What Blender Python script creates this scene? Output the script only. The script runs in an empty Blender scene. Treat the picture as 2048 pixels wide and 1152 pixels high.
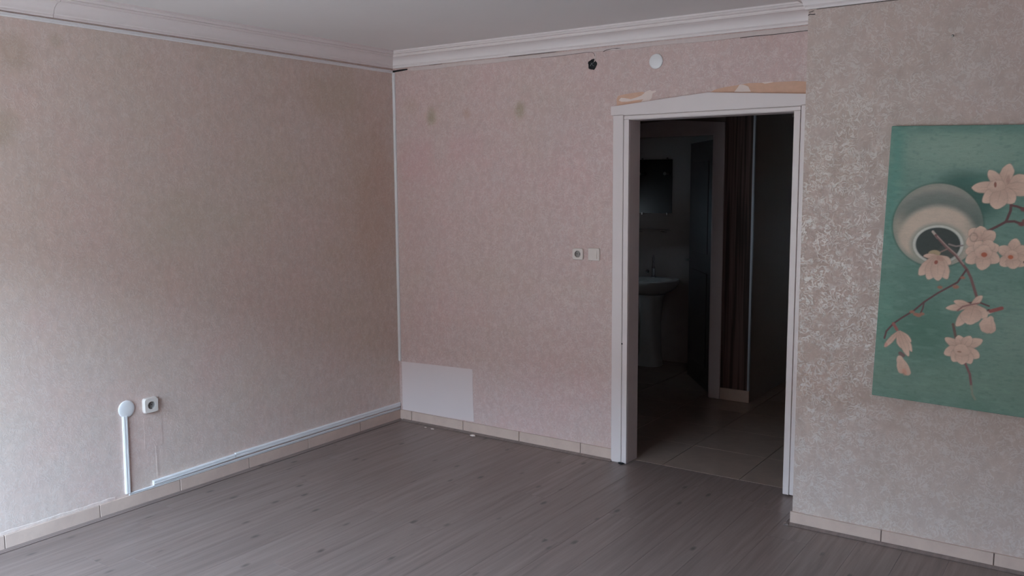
import bpy, bmesh, math, random
import numpy as np
from mathutils import Vector, Matrix

random.seed(7)
rng = np.random.default_rng(11)
SC = bpy.context.scene
COL = SC.collection

# ------------------------------------------------------------------ camera
cam_d = bpy.data.cameras.new('camera')
cam = bpy.data.objects.new('camera', cam_d)
COL.objects.link(cam)
_yaw, _pitch, _roll = [math.radians(a) for a in (-34.7394, -6.8221, -0.3975)]
_fw = Vector((math.sin(_yaw) * math.cos(_pitch), math.cos(_yaw) * math.cos(_pitch), math.sin(_pitch)))
_rt = _fw.cross(Vector((0, 0, 1))).normalized()
_up = _rt.cross(_fw)
_r = _rt * math.cos(_roll) + _up * math.sin(_roll)
_u = -_rt * math.sin(_roll) + _up * math.cos(_roll)
_m = Matrix((_r, _u, -_fw)).transposed().to_4x4()
_m.translation = Vector((4.2106, -4.6434, 1.694))
cam.matrix_world = _m
cam_d.sensor_width = 36.0
cam_d.lens = 36.0 * 1759.486 / 2048.0
cam_d.clip_start = 0.02
SC.camera = cam

# ------------------------------------------------------------------ room dimensions (metres)
CEIL = 2.58
XR = 5.7            # right side wall, out of view
YF = -4.95          # front wall with the balcony window, behind the camera
COLX, COLY = 2.953, -0.401      # projecting wall piece on the right
DX0, DX1, DZ = 1.835, 2.784, 2.05   # clear door opening
WT = 0.12           # thickness of the back wall
WX0, WX1, WZ0, WZ1 = 0.10, 2.50, 0.05, 2.30   # balcony window opening in the front wall

# ------------------------------------------------------------------ world, daylight, exposure
SKY_E = 5.8
W = bpy.data.worlds.new('overcast_sky')
SC.world = W
W.use_nodes = True
_nt = W.node_tree
_nt.nodes.clear()
_o = _nt.nodes.new('ShaderNodeOutputWorld')
_b = _nt.nodes.new('ShaderNodeBackground')
_b.inputs[0].default_value = (0.55, 0.80, 1.04, 1)
_b.inputs[1].default_value = SKY_E
_nt.links.new(_b.outputs[0], _o.inputs[0])

_pd = bpy.data.lights.new('window_portal', 'AREA')     # sampling portal in the window opening: emits nothing itself
_pd.shape = 'RECTANGLE'
_pd.size = WX1 - WX0
_pd.size_y = WZ1 - WZ0
_pd.cycles.is_portal = True
_po = bpy.data.objects.new('window_portal', _pd)
COL.objects.link(_po)
_po.location = ((WX0 + WX1) / 2, YF - 0.10, (WZ0 + WZ1) / 2)
_po.rotation_euler = (math.radians(90), 0, 0)
SC.view_settings.view_transform = 'Standard'
SC.view_settings.look = 'None'
SC.view_settings.gamma = 1.0
SC.view_settings.use_curve_mapping = False
SC.view_settings.exposure = 2.70
SC.cycles.max_bounces = 14
SC.cycles.diffuse_bounces = 10
SC.cycles.glossy_bounces = 5


# ------------------------------------------------------------------ helpers: materials
def s2l(c):
    c = c / 255.0
    return c / 12.92 if c <= 0.04045 else ((c + 0.055) / 1.055) ** 2.4


def alb(r, g, b, k=0.49):
    return tuple(min(0.9, s2l(v) / k) for v in (r, g, b)) + (1.0,)


def new_mat(name):
    m = bpy.data.materials.new(name)
    m.use_nodes = True
    nt = m.node_tree
    return m, nt, nt.nodes['Principled BSDF']


def N(nt, typ, **kw):
    n = nt.nodes.new(typ)
    for k, v in kw.items():
        if k.startswith('i_'):
            n.inputs[k[2:].replace('_', ' ')].default_value = v
        else:
            setattr(n, k, v)
    return n


def coords(nt, scale=(1, 1, 1), src='Object'):
    tc = N(nt, 'ShaderNodeTexCoord')
    mp = N(nt, 'ShaderNodeMapping')
    mp.inputs['Scale'].default_value = scale
    nt.links.new(tc.outputs[src], mp.inputs[0])
    return mp.outputs[0]


def noise(nt, vec, scale, detail=3, rough=0.5, dist=0.0):
    n = N(nt, 'ShaderNodeTexNoise')
    n.inputs['Scale'].default_value = scale
    n.inputs['Detail'].default_value = detail
    n.inputs['Roughness'].default_value = rough
    n.inputs['Distortion'].default_value = dist
    nt.links.new(vec, n.inputs['Vector'])
    return n.outputs['Fac']


def mrange(nt, val, a, b, c=0.0, d=1.0, smooth=False):
    n = N(nt, 'ShaderNodeMapRange')
    if smooth:
        n.interpolation_type = 'SMOOTHSTEP'
    n.inputs[1].default_value = a
    n.inputs[2].default_value = b
    n.inputs[3].default_value = c
    n.inputs[4].default_value = d
    nt.links.new(val, n.inputs[0])
    return n.outputs[0]


def math_n(nt, op, a, b=None):
    n = N(nt, 'ShaderNodeMath', operation=op)
    for i, v in enumerate((a, b)):
        if v is None:
            continue
        if isinstance(v, (int, float)):
            n.inputs[i].default_value = v
        else:
            nt.links.new(v, n.inputs[i])
    return n.outputs[0]


def mix(nt, fac, a, b, blend='MIX'):
    n = N(nt, 'ShaderNodeMix', data_type='RGBA', blend_type=blend)
    for key, v in ((0, fac), (6, a), (7, b)):
        if isinstance(v, (int, float)):
            n.inputs[key].default_value = v
        elif isinstance(v, tuple):
            n.inputs[key].default_value = v
        else:
            nt.links.new(v, n.inputs[key])
    return n.outputs[2]


def bump(nt, bsdf, height, strength=0.2, dist=0.002):
    b = N(nt, 'ShaderNodeBump')
    b.inputs['Strength'].default_value = strength
    b.inputs['Distance'].default_value = dist
    nt.links.new(height, b.inputs['Height'])
    nt.links.new(b.outputs[0], bsdf.inputs['Normal'])


def plain(name, col, rough=0.5, spec=0.5, metal=0.0, var=0.06, scale=30.0, bmp=0.0):
    m, nt, p = new_mat(name)
    v = coords(nt)
    f = noise(nt, v, scale, 4, 0.6)
    dark = tuple(c * (1 - var) for c in col[:3]) + (1,)
    lite = tuple(min(1, c * (1 + var)) for c in col[:3]) + (1,)
    nt.links.new(mix(nt, f, dark, lite), p.inputs['Base Color'])
    p.inputs['Roughness'].default_value = rough
    p.inputs['Specular IOR Level'].default_value = spec
    p.inputs['Metallic'].default_value = metal
    if bmp:
        bump(nt, p, f, bmp, 0.002)
    return m


def wallpaper(name, base, stains=(), shine=1.0, tint=1.0, worm_tone=0.12):
    """mottled vinyl wallpaper with a glossy embossed worm pattern; stains = (point, radius, colour, amount)"""
    m, nt, p = new_mat(name)
    v = coords(nt)
    vs = coords(nt, (1, 1, 0.62))
    big = noise(nt, v, 1.5, 3, 0.55)
    med = noise(nt, v, 4.2, 4, 0.6)
    fine = noise(nt, vs, 26.0, 6, 0.72)
    pink = tuple(base[i] * (1 + tint * (0.035, -0.025, -0.012)[i]) for i in range(3)) + (1,)
    oliv = tuple(base[i] * (1 + tint * (-0.025, -0.01, -0.045)[i]) for i in range(3)) + (1,)
    c = mix(nt, mrange(nt, big, 0.38, 0.62), oliv, pink)
    c = mix(nt, mrange(nt, med, 0.35, 0.7), c, tuple(base[i] * (1.0, 1.02, 1.03)[i] for i in range(3)) + (1,))
    k = mrange(nt, fine, 0.3, 0.72, 0.90, 1.09)
    cb = N(nt, 'ShaderNodeCombineColor')
    for i in range(3):
        nt.links.new(k, cb.inputs[i])
    c = mix(nt, 1.0, c, cb.outputs[0], 'MULTIPLY')
    # worm pattern
    wv = noise(nt, v, 30.0, 2.0, 0.55, 1.5)
    ridge = math_n(nt, 'ABSOLUTE', math_n(nt, 'SUBTRACT', wv, 0.5))
    worm = mrange(nt, ridge, 0.022, 0.075, 1.0, 0.0, True)
    brk = mrange(nt, noise(nt, v, 19.0, 3, 0.6), 0.34, 0.52)
    worm = math_n(nt, 'MULTIPLY', worm, brk)
    c = mix(nt, math_n(nt, 'MULTIPLY', worm, worm_tone), c, (0.78, 0.75, 0.73, 1))
    tc = N(nt, 'ShaderNodeTexCoord')
    for (pt, rad, col, amt) in stains:
        sub = N(nt, 'ShaderNodeVectorMath', operation='SUBTRACT')
        nt.links.new(tc.outputs['Object'], sub.inputs[0])
        sub.inputs[1].default_value = pt
        scl = N(nt, 'ShaderNodeVectorMath', operation='DIVIDE')
        nt.links.new(sub.outputs[0], scl.inputs[0])
        scl.inputs[1].default_value = rad
        ln = N(nt, 'ShaderNodeVectorMath', operation='LENGTH')
        nt.links.new(scl.outputs[0], ln.inputs[0])
        d = math_n(nt, 'ADD', ln.outputs['Value'], mrange(nt, med, 0.3, 0.7, -0.25, 0.25))
        f = mrange(nt, d, 0.1, 1.0, amt, 0.0, True)
        c = mix(nt, f, c, col)
    nt.links.new(c, p.inputs['Base Color'])
    nt.links.new(mrange(nt, worm, 0, 1, 0.66, 0.30), p.inputs['Roughness'])
    nt.links.new(mrange(nt, worm, 0, 1, 0.28, 0.28 + 0.72 * shine), p.inputs['Specular IOR Level'])
    hgt = math_n(nt, 'ADD', math_n(nt, 'MULTIPLY', fine, 0.5), worm)
    bump(nt, p, hgt, 0.25, 0.0015)
    return m


M = {}
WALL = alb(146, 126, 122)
OLV = (0.36, 0.29, 0.19, 1)
BRN = (0.42, 0.29, 0.20, 1)
PNK = (0.62, 0.36, 0.37, 1)
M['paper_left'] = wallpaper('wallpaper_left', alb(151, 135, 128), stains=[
    ((0, -0.22, 1.55), (1, 0.45, 0.75), (0.50, 0.34, 0.24, 1), 0.38),
    ((0, -0.55, 2.25), (1, 0.5, 0.25), (0.46, 0.36, 0.25, 1), 0.35),
    ((0, -2.55, 2.3), (1, 0.12, 0.16), OLV, 0.35),
    ((0, -2.35, 2.38), (1, 0.05, 0.05), OLV, 0.35),
    ((0, -2.62, 1.95), (1, 0.10, 0.12), OLV, 0.30),
    ((0, -0.12, 2.40), (1, 0.10, 0.16), (0.62, 0.50, 0.44, 1), 0.4),
    ((0, -1.7, 1.5), (1, 0.5, 0.25), (0.52, 0.45, 0.36, 1), 0.25)])
M['paper_back'] = wallpaper('wallpaper_back', WALL, stains=[
    ((0.336, 0, 2.135), (0.055, 1, 0.075), OLV, 0.75),
    ((0.638, 0, 2.150), (0.055, 1, 0.060), (0.50, 0.31, 0.24, 1), 0.60),
    ((1.061, 0, 2.150), (0.055, 1, 0.075), OLV, 0.70),
    ((1.36, 0, 2.15), (0.06, 1, 0.08), (0.50, 0.40, 0.36, 1), 0.35),
    ((0.16, 0, 2.22), (0.12, 1, 0.10), (0.50, 0.36, 0.28, 1), 0.35),
    ((0.20, 0, 1.85), (0.22, 1, 0.30), PNK, 0.40),
    ((0.62, 0, 1.95), (0.22, 1, 0.18), PNK, 0.32),
    ((0.20, 0, 1.40), (0.16, 1, 0.35), (0.56, 0.38, 0.36, 1), 0.30)])
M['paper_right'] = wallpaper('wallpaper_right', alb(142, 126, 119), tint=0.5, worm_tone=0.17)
M['ceiling'] = plain('ceiling_paint', alb(164, 159, 158), 0.75, 0.25, var=0.03, scale=3)
M['white_trim'] = plain('cornice_paint', alb(165, 156, 155), 0.5, 0.4, var=0.03, scale=8)
M['lacquer'] = plain('door_lacquer', alb(160, 150, 149), 0.32, 0.5, var=0.025, scale=6)
M['white_paint'] = plain('bare_wall_paint', alb(158, 146, 145), 0.6, 0.3, var=0.02, scale=5)
M['plaster'] = plain('plaster', alb(150, 138, 135), 0.8, 0.2, var=0.10, scale=40, bmp=0.3)
M['residue'] = plain('paper_residue', alb(164, 150, 144), 0.8, 0.2, var=0.06, scale=50)
M['orange'] = plain('torn_backing', alb(154, 124, 108), 0.85, 0.15, var=0.14, scale=30)
M['pvc'] = plain('white_pvc', alb(166, 163, 164), 0.3, 0.5, var=0.02)
M['pvc_cream'] = plain('cream_plastic', alb(158, 149, 144), 0.28, 0.5, var=0.02)
M['socket_well'] = plain('socket_well_plastic', (0.29, 0.255, 0.24, 1), 0.4, 0.4)
M['dark'] = plain('dark_rubber', (0.012, 0.012, 0.014, 1), 0.6, 0.3, var=0.2)  # also stands in for shade inside gaps
M['grey_wire'] = plain('grey_cable', (0.16, 0.17, 0.18, 1), 0.5, 0.4)
M['chrome'] = plain('chrome', (0.75, 0.75, 0.77, 1), 0.12, 0.5, metal=1.0, var=0.02)
M['alu'] = plain('aluminium', (0.55, 0.58, 0.64, 1), 0.35, 0.5, metal=0.85, var=0.03)
M['steel'] = plain('nail_steel', (0.35, 0.33, 0.3, 1), 0.35, 0.5, metal=1.0)
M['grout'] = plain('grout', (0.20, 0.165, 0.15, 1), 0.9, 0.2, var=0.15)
M['subfloor'] = plain('subfloor', (0.10, 0.085, 0.078, 1), 0.9, 0.2)
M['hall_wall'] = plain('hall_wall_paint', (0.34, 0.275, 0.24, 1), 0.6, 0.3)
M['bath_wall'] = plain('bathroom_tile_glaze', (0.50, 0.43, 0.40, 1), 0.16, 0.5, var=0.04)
M['porcelain'] = plain('porcelain', (0.62, 0.60, 0.58, 1), 0.1, 0.6, var=0.01)
M['dark_door'] = plain('dark_door_veneer', (0.05, 0.032, 0.028, 1), 0.4, 0.5, var=0.25)
M['facade'] = plain('outdoor_facade', (0.16, 0.112, 0.082, 1), 0.85, 0.2)
M['ground'] = plain('outdoor_ground', (0.20, 0.155, 0.12, 1), 0.9, 0.2)
M['side_wall'] = plain('side_wall_paint', (0.60, 0.54, 0.52, 1), 0.7, 0.2)


def mirror_mat():
    m, nt, p = new_mat('mirror_glass')
    p.inputs['Base Color'].default_value = (0.16, 0.16, 0.16, 1)
    p.inputs['Metallic'].default_value = 1.0
    p.inputs['Roughness'].default_value = 0.03
    return m


M['mirror'] = mirror_mat()


def tile_mat(name, base, rough, spec, scale=9.0):
    m, nt, p = new_mat(name)
    v = coords(nt)
    a = noise(nt, v, scale, 5, 0.6, 0.6)
    b = noise(nt, v, scale * 6, 4, 0.7)
    oi = N(nt, 'ShaderNodeObjectInfo')
    c = mix(nt, mrange(nt, a, 0.35, 0.65), tuple(base[i] * (0.93, 0.91, 0.90)[i] for i in range(3)) + (1,),
            tuple(min(1, base[i] * (1.05, 1.04, 1.02)[i]) for i in range(3)) + (1,))
    c = mix(nt, mrange(nt, b, 0.5, 0.75, 0.0, 0.18), c, tuple(base[i] * 0.8 for i in range(3)) + (1,))
    c = mix(nt, mrange(nt, oi.outputs['Random'], 0, 1, 0.0, 0.14), c, tuple(base[i] * (0.85, 0.8, 0.76)[i] for i in range(3)) + (1,))
    nt.links.new(c, p.inputs['Base Color'])
    p.inputs['Roughness'].default_value = rough
    p.inputs['Specular IOR Level'].default_value = spec
    return m


M['skirt_tile'] = tile_mat('skirting_tile_glaze', alb(145, 127, 119), 0.42, 0.4)
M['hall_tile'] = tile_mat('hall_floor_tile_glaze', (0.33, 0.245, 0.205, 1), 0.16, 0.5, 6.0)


def laminate():
    m, nt, p = new_mat('grey_oak_laminate')
    oi = N(nt, 'ShaderNodeObjectInfo')
    tc = N(nt, 'ShaderNodeTexCoord')
    # offset the print board by board
    off = N(nt, 'ShaderNodeCombineXYZ')
    nt.links.new(math_n(nt, 'MULTIPLY', oi.outputs['Random'], 13.0), off.inputs[2])
    add = N(nt, 'ShaderNodeVectorMath', operation='ADD')
    nt.links.new(tc.outputs['Object'], add.inputs[0])
    nt.links.new(off.outputs[0], add.inputs[1])

    def mapped(sc):
        mp = N(nt, 'ShaderNodeMapping')
        mp.inputs['Scale'].default_value = sc
        nt.links.new(add.outputs[0], mp.inputs[0])
        return mp.outputs[0]
    streak = noise(nt, mapped((34, 1.6, 1)), 1.0, 5, 0.62, 0.4)
    fine = noise(nt, mapped((150, 5, 1)), 1.0, 4, 0.6)
    cloud = noise(nt, mapped((5, 1.2, 1)), 1.0, 3, 0.5)
    base = (0.214, 0.155, 0.138)
    lo = tuple(b * 0.72 for b in base) + (1,)
    hi = tuple(b * 1.20 for b in base) + (1,)
    c = mix(nt, mrange(nt, streak, 0.30, 0.70), lo, hi)
    c = mix(nt, mrange(nt, fine, 0.45, 0.75, 0.0, 0.35), c, tuple(b * 0.70 for b in base) + (1,))
    c = mix(nt, mrange(nt, cloud, 0.35, 0.7, 0.0, 0.35), c, (0.235, 0.182, 0.166, 1))
    c = mix(nt, mrange(nt, oi.outputs['Random'], 0, 1, 0.0, 0.30), c, tuple(b * 0.80 for b in base) + (1,))
    # printed strips, three to a board, and dark knots
    sp = N(nt, 'ShaderNodeSeparateXYZ')
    nt.links.new(tc.outputs['Object'], sp.inputs[0])
    fr = math_n(nt, 'FRACT', math_n(nt, 'DIVIDE', sp.outputs[0], 0.193 / 2))
    edge = math_n(nt, 'ABSOLUTE', math_n(nt, 'SUBTRACT', fr, 0.5))
    c = mix(nt, mrange(nt, edge, 0.475, 0.498, 0.0, 0.18), c, tuple(b * 0.55 for b in base) + (1,))
    vo = N(nt, 'ShaderNodeTexVoronoi', feature='F1')
    vo.inputs['Scale'].default_value = 1.0
    vo.inputs['Randomness'].default_value = 1.0
    nt.links.new(mapped((9.0, 3.8, 1)), vo.inputs['Vector'])
    kn = math_n(nt, 'ADD', vo.outputs['Distance'], mrange(nt, fine, 0.3, 0.7, -0.03, 0.03))
    c = mix(nt, mrange(nt, kn, 0.04, 0.15, 0.85, 0.0, True), c, (0.065, 0.049, 0.045, 1))
    nt.links.new(c, p.inputs['Base Color'])
    nt.links.new(mrange(nt, streak, 0.3, 0.7, 0.44, 0.34), p.inputs['Roughness'])
    p.inputs['Specular IOR Level'].default_value = 0.40
    bump(nt, p, fine, 0.06, 0.001)
    return m


M['laminate'] = laminate()


def striped():
    m, nt, p = new_mat('striped_dark_panel')
    v = coords(nt, (1, 1, 0.02))
    a = noise(nt, v, 55.0, 3, 0.5)
    c = mix(nt, mrange(nt, a, 0.42, 0.58), (0.045, 0.022, 0.020, 1), (0.15, 0.085, 0.075, 1))
    nt.links.new(c, p.inputs['Base Color'])
    p.inputs['Roughness'].default_value = 0.35
    return m


M['striped'] = striped()


# ------------------------------------------------------------------ helpers: meshes
def add_box(bm, lo, hi, bev=0.0):
    r = bmesh.ops.create_cube(bm, size=1.0)
    lo, hi = Vector(lo), Vector(hi)
    for v in r['verts']:
        v.co = Vector([lo[i] + (v.co[i] + 0.5) * (hi[i] - lo[i]) for i in range(3)])
    if bev:
        es = list({e for v in r['verts'] for e in v.link_edges})
        bmesh.ops.bevel(bm, geom=es, offset=bev, segments=1, affect='EDGES', profile=0.5)


def add_prism(bm, pts, axis, a, b):
    """closed 2-D outline extruded along an axis (0,1,2) from a to b; outline gives the other two coordinates in order"""
    def mk(p, t):
        c = list(p)
        c.insert(axis, t)
        return bm.verts.new(c)
    A = [mk(p, a) for p in pts]
    B = [mk(p, b) for p in pts]
    n = len(pts)
    fs = [bm.faces.new(A), bm.faces.new(B[::-1])]
    for i in range(n):
        fs.append(bm.faces.new((A[i], B[i], B[(i + 1) % n], A[(i + 1) % n])))
    bmesh.ops.recalc_face_normals(bm, faces=fs)


def add_lathe(bm, prof, origin, axis, seg=32):
    """profile (radius, along) turned about an axis direction through origin"""
    axis = Vector(axis).normalized()
    t = Vector((0, 0, 1)) if abs(axis.z) < 0.9 else Vector((1, 0, 0))
    e1 = axis.cross(t).normalized()
    e2 = axis.cross(e1)
    o = Vector(origin)
    rings = []
    for (r, h) in prof:
        if r < 1e-6:
            rings.append([bm.verts.new(o + axis * h)])
        else:
            rings.append([bm.verts.new(o + axis * h + (e1 * math.cos(2 * math.pi * k / seg) + e2 * math.sin(2 * math.pi * k / seg)) * r) for k in range(seg)])
    fs = []
    for a, b in zip(rings[:-1], rings[1:]):
        for k in range(seg):
            q = []
            for v in (a[k % len(a)], a[(k + 1) % len(a)], b[(k + 1) % len(b)], b[k % len(b)]):
                if v not in q:
                    q.append(v)
            if len(q) >= 3:
                fs.append(bm.faces.new(q))
    bmesh.ops.recalc_face_normals(bm, faces=fs)


def add_tube(bm, pts, rad, seg=10):
    pts = [Vector(p) for p in pts]
    rings = []
    for i, p in enumerate(pts):
        d = (pts[min(i + 1, len(pts) - 1)] - pts[max(i - 1, 0)]).normalized()
        t = Vector((0, 0, 1)) if abs(d.z) < 0.9 else Vector((1, 0, 0))
        e1 = d.cross(t).normalized()
        e2 = d.cross(e1)
        r = rad[i] if isinstance(rad, (list, tuple)) else rad
        rings.append([bm.verts.new(p + (e1 * math.cos(2 * math.pi * k / seg) + e2 * math.sin(2 * math.pi * k / seg)) * r) for k in range(seg)])
    fs = [bm.faces.new(rings[0]), bm.faces.new(rings[-1][::-1])]
    for a, b in zip(rings[:-1], rings[1:]):
        for k in range(seg):
            fs.append(bm.faces.new((a[k], a[(k + 1) % seg], b[(k + 1) % seg], b[k])))
    bmesh.ops.recalc_face_normals(bm, faces=fs)


def obj(name, bm, mat, parent=None, smooth=False, label=None):
    me = bpy.data.meshes.new(name)
    if parent is not None:
        bm.transform(Matrix.Translation(-parent.matrix_basis.translation) if parent.parent is None
                     else Matrix.Translation(-(parent.matrix_basis.translation + parent.parent.matrix_basis.translation)))
    bm.to_mesh(me)
    bm.free()
    me.materials.append(mat)
    if smooth:
        for f in me.polygons:
            f.use_smooth = True
        me.set_sharp_from_angle(angle=math.radians(38))
    o = bpy.data.objects.new(name, me)
    COL.objects.link(o)
    if parent is not None:
        o.parent = parent
    if label:
        o['label'] = label
    return o


def thing(name, label, cat, loc, group=None):
    o = bpy.data.objects.new(name, None)
    COL.objects.link(o)
    o.empty_display_size = 0.05
    o.location = loc
    o['label'] = label
    o['category'] = cat
    if group:
        o['group'] = group
    return o


def tag(o, label, cat, group=None):
    o['label'] = label
    o['category'] = cat
    if group:
        o['group'] = group
    return o


def struct(name, bm, mat, label=None, smooth=False):
    o = obj(name, bm, mat, None, smooth)
    o['kind'] = 'structure'
    if label:
        o['label'] = label
    return o


def bm_box(lo, hi, bev=0.0):
    bm = bmesh.new()
    add_box(bm, lo, hi, bev)
    return bm


# ------------------------------------------------------------------ shell of the room
bm = bmesh.new()
add_box(bm, (-0.12, YF - 0.2, -0.06), (XR + 0.1, 0.0, -0.009))
add_box(bm, (DX0 - 0.02, 0.0, -0.06), (DX1 + 0.02, 0.085, -0.009))
floor = struct('floor', bm, M['subfloor'], 'grey oak laminate floor of the empty room')

# laminate boards, 193 mm wide, running away along the left wall
PW, PL = 0.193, 1.285
ncol = int(math.ceil(XR / PW))
for i in range(ncol):
    x0, x1 = i * PW, min((i + 1) * PW, XR)
    y = YF - random.choice((0.0, 0.33, 0.66, 0.95)) - random.uniform(0, 0.25)
    while y < 0.0:
        ya, yb = max(y, YF), y + PL
        top = 0.0
        bmk = bmesh.new()
        g = 0.0002
        # clip against the projecting wall piece
        if x0 >= COLX:
            top = COLY
        yb2 = min(yb, top)
        if yb2 - ya > 0.02:
            add_box(bmk, (x0 + g, ya + g, -0.009), (x1 - g, yb2 - (g if yb < top else 0), 0.0), 0.0005)
            if yb >= 0.0 and top == 0.0:      # tongue of the board reaching into the doorway
                ex0, ex1 = max(x0 + g, DX0), min(x1 - g, DX1)
                if ex1 - ex0 > 0.01:
                    add_box(bmk, (ex0, -0.004, -0.009), (ex1, 0.085, -0.0001))
            obj('plank', bmk, M['laminate'], floor)
        else:
            bmk.free()
        y += PL

# left wall, ceiling, right side wall, front wall with the balcony window
struct('wall_left', bm_box((-0.12, YF - 0.2, -0.06), (0.0, 0.0, CEIL + 0.1)), M['paper_left'], 'mottled beige pink wallpapered wall on the left')
bm = bmesh.new()
add_box(bm, (-0.12, YF - 0.2, CEIL), (XR + 0.1, WT, CEIL + 0.1))
struct('ceiling', bm, M['ceiling'], 'plain off white ceiling')
struct('wall_side', bm_box((XR, YF - 0.2, -0.06), (XR + 0.1, COLY + 0.1, CEIL + 0.1)), M['side_wall'])
bm = bmesh.new()
add_box(bm, (0, YF - 0.2, -0.06), (WX0, YF, CEIL))
add_box(bm, (WX1, YF - 0.2, -0.06), (XR, YF, CEIL))
add_box(bm, (WX0, YF - 0.2, -0.06), (WX1, YF, WZ0))
add_box(bm, (WX0, YF - 0.2, WZ1), (WX1, YF, CEIL))
struct('wall_front', bm, M['side_wall'])
bm = bmesh.new()
yw0, yw1 = YF - 0.14, YF - 0.08
for (a, b) in (((WX0, WZ0), (WX0 + 0.035, WZ1)), ((WX1 - 0.035, WZ0), (WX1, WZ1)), ((WX0, WZ0), (WX1, WZ0 + 0.08)), ((WX0, WZ1 - 0.03), (WX1, WZ1)),
               (((WX0 + WX1) / 2 - 0.025, WZ0), ((WX0 + WX1) / 2 + 0.025, WZ1))):
    add_box(bm, (a[0], yw0, a[1]), (b[0], yw1, b[1]))
struct('window_1', bm, M['pvc'], 'balcony window behind the camera')

# back wall with the doorway
bm = bmesh.new()
add_box(bm, (-0.40, 0.0, -0.06), (DX0 - 0.03, WT, CEIL))
add_box(bm, (DX1 + 0.03, 0.0, -0.06), (COLX + 0.1, WT, CEIL))
add_box(bm, (DX0 - 0.03, 0.0, DZ + 0.03), (DX1 + 0.03, WT, CEIL))
wall_back = struct('wall_back', bm, M['paper_back'], 'wallpapered back wall with the open doorway')
# projecting wall piece that carries the painting
wall_right = struct('wall_right', bm_box((COLX, COLY, -0.06), (XR, WT, CEIL)), M['paper_right'], 'wallpapered wall piece jutting out on the right')

# ------------------------------------------------------------------ cornice
CW, CB = 0.12, 2.481
PROF = [(0.0, CB), (0.012, CB), (0.014, CB + 0.006), (0.012, CB + 0.012), (0.020, CB + 0.018)]
for k in range(1, 9):      # concave cove
    a = math.pi / 2 * k / 8
    PROF.append((0.020 + 0.062 * (1 - math.cos(a)), CB + 0.018 + 0.046 * math.sin(a)))
PROF += [(0.082, CB + 0.069), (0.090, CB + 0.069), (0.092, CB + 0.075), (0.090, CB + 0.079), (0.100, CB + 0.079), (0.106, CB + 0.083), (0.108, CB + 0.089), (0.120, CB + 0.089), (CW, CEIL), (0.0, CEIL)]


def add_cornice(bm, p0, p1, nrm, m0, m1):
    """profile swept from p0 to p1 (xy); m0/m1: shift along the run per unit of projection at each end (mitres)"""
    p0, p1, nrm = Vector(p0), Vector(p1), Vector(nrm)
    d = (p1 - p0).normalized()
    A, B = [], []
    for (w, z) in PROF:
        a = p0 + nrm * w + d * (m0 * w)
        b = p1 + nrm * w + d * (m1 * w)
        A.append(bm.verts.new((a.x, a.y, z)))
        B.append(bm.verts.new((b.x, b.y, z)))
    n = len(PROF)
    fs = [bm.faces.new(A), bm.faces.new(B[::-1])]
    for i in range(n):
        fs.append(bm.faces.new((A[i], B[i], B[(i + 1) % n], A[(i + 1) % n])))
    bmesh.ops.recalc_face_normals(bm, faces=fs)


def cornice(name, runs, label):
    e = bpy.data.objects.new(name, None)
    COL.objects.link(e)
    e['kind'] = 'structure'
    e['label'] = label
    e.location = (runs[0][0][0], runs[0][0][1], CB)
    for r in runs:
        b = bmesh.new()
        add_cornice(b, *r)
        obj('cornice_length', b, M['white_trim'], e, True)
    return e


cornice('trim_1', [((0, 0), (0, -2.3615), (1, 0), 1, 0), ((0, -2.3645), (0, YF), (1, 0), 0, -1)], 'white cornice above the left wall')
cornice('trim_2', [((0, 0), (COLX, 0), (0, -1), 1, -1)], 'white cornice above the doorway wall')
cornice('trim_3', [((COLX, 0), (COLX, COLY), (-1, 0), 1, 1), ((COLX, COLY), (XR, COLY), (0, -1), -1, -1)], 'white cornice round the jutting wall piece')

# ------------------------------------------------------------------ ceramic skirting tiles
BH = 0.074


def skirting(name, base_lo, base_hi, cells, axis, sgn, label, height=BH):
    """cells: list of (a, b) along axis; tiles proud of a grout bed"""
    s = struct(name, bm_box(base_lo, base_hi), M['grout'], label)
    cache = {}
    for (a, b) in cells:
        L = round(b - a, 4)
        if L not in cache:
            k = bmesh.new()
            if axis == 1:
                add_box(k, (0, 0, 0.001), (sgn * 0.009, L, height), 0.0012)
            else:
                add_box(k, (0, 0, 0.001), (L, sgn * 0.009, height), 0.0012)
            bmesh.ops.recalc_face_normals(k, faces=k.faces[:])
            me = bpy.data.meshes.new('tile')
            k.to_mesh(me)
            k.free()
            me.materials.append(M['skirt_tile'])
            cache[L] = me
        o = bpy.data.objects.new('tile', cache[L])
        COL.objects.link(o)
        o.parent = s
        off = random.uniform(0.0, 0.0012)
        o.location = (sgn * off, a, 0) if axis == 1 else (a, base_hi[1] + 0.0055 + sgn * off - 0.0055 if sgn > 0 else base_hi[1] - off, 0)
    return s


P = 0.468
J = 0.0022
lj = [-0.418 - P * k for k in range(0, 11)]
cells = [(lj[0] + J, -0.010)] + [(lj[k + 1] + J, lj[k] - J) for k in range(10)]
bl = skirting('baseboard_left', (0.0, lj[-1], 0.0), (0.0055, 0.0, BH - 0.003), cells, 1, 1, 'beige ceramic skirting tiles along the left wall')
bj = [0.116 + 0.4645 * k for k in range(4)]
cells = [(0.010, bj[0] - J)] + [(bj[k] + J, bj[k + 1] - J) for k in range(3)] + [(bj[3] + J, 1.729)]
skirting('baseboard_back', (0.0055, -0.0055, 0.0), (1.729, 0.0, BH - 0.003), cells, 0, -1, 'beige ceramic skirting tiles below the doorway wall')
cj = [3.371, 3.838, 4.305, 4.772, 5.239]
cells = [(COLX - 0.009, cj[0] - J)] + [(cj[k] + J, cj[k + 1] - J) for k in range(4)]
skirting('baseboard_right', (COLX, COLY - 0.0055, 0.0), (5.24, COLY, 0.062), cells, 0, -1, 'beige ceramic skirting tiles under the painting wall', 0.066)

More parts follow.
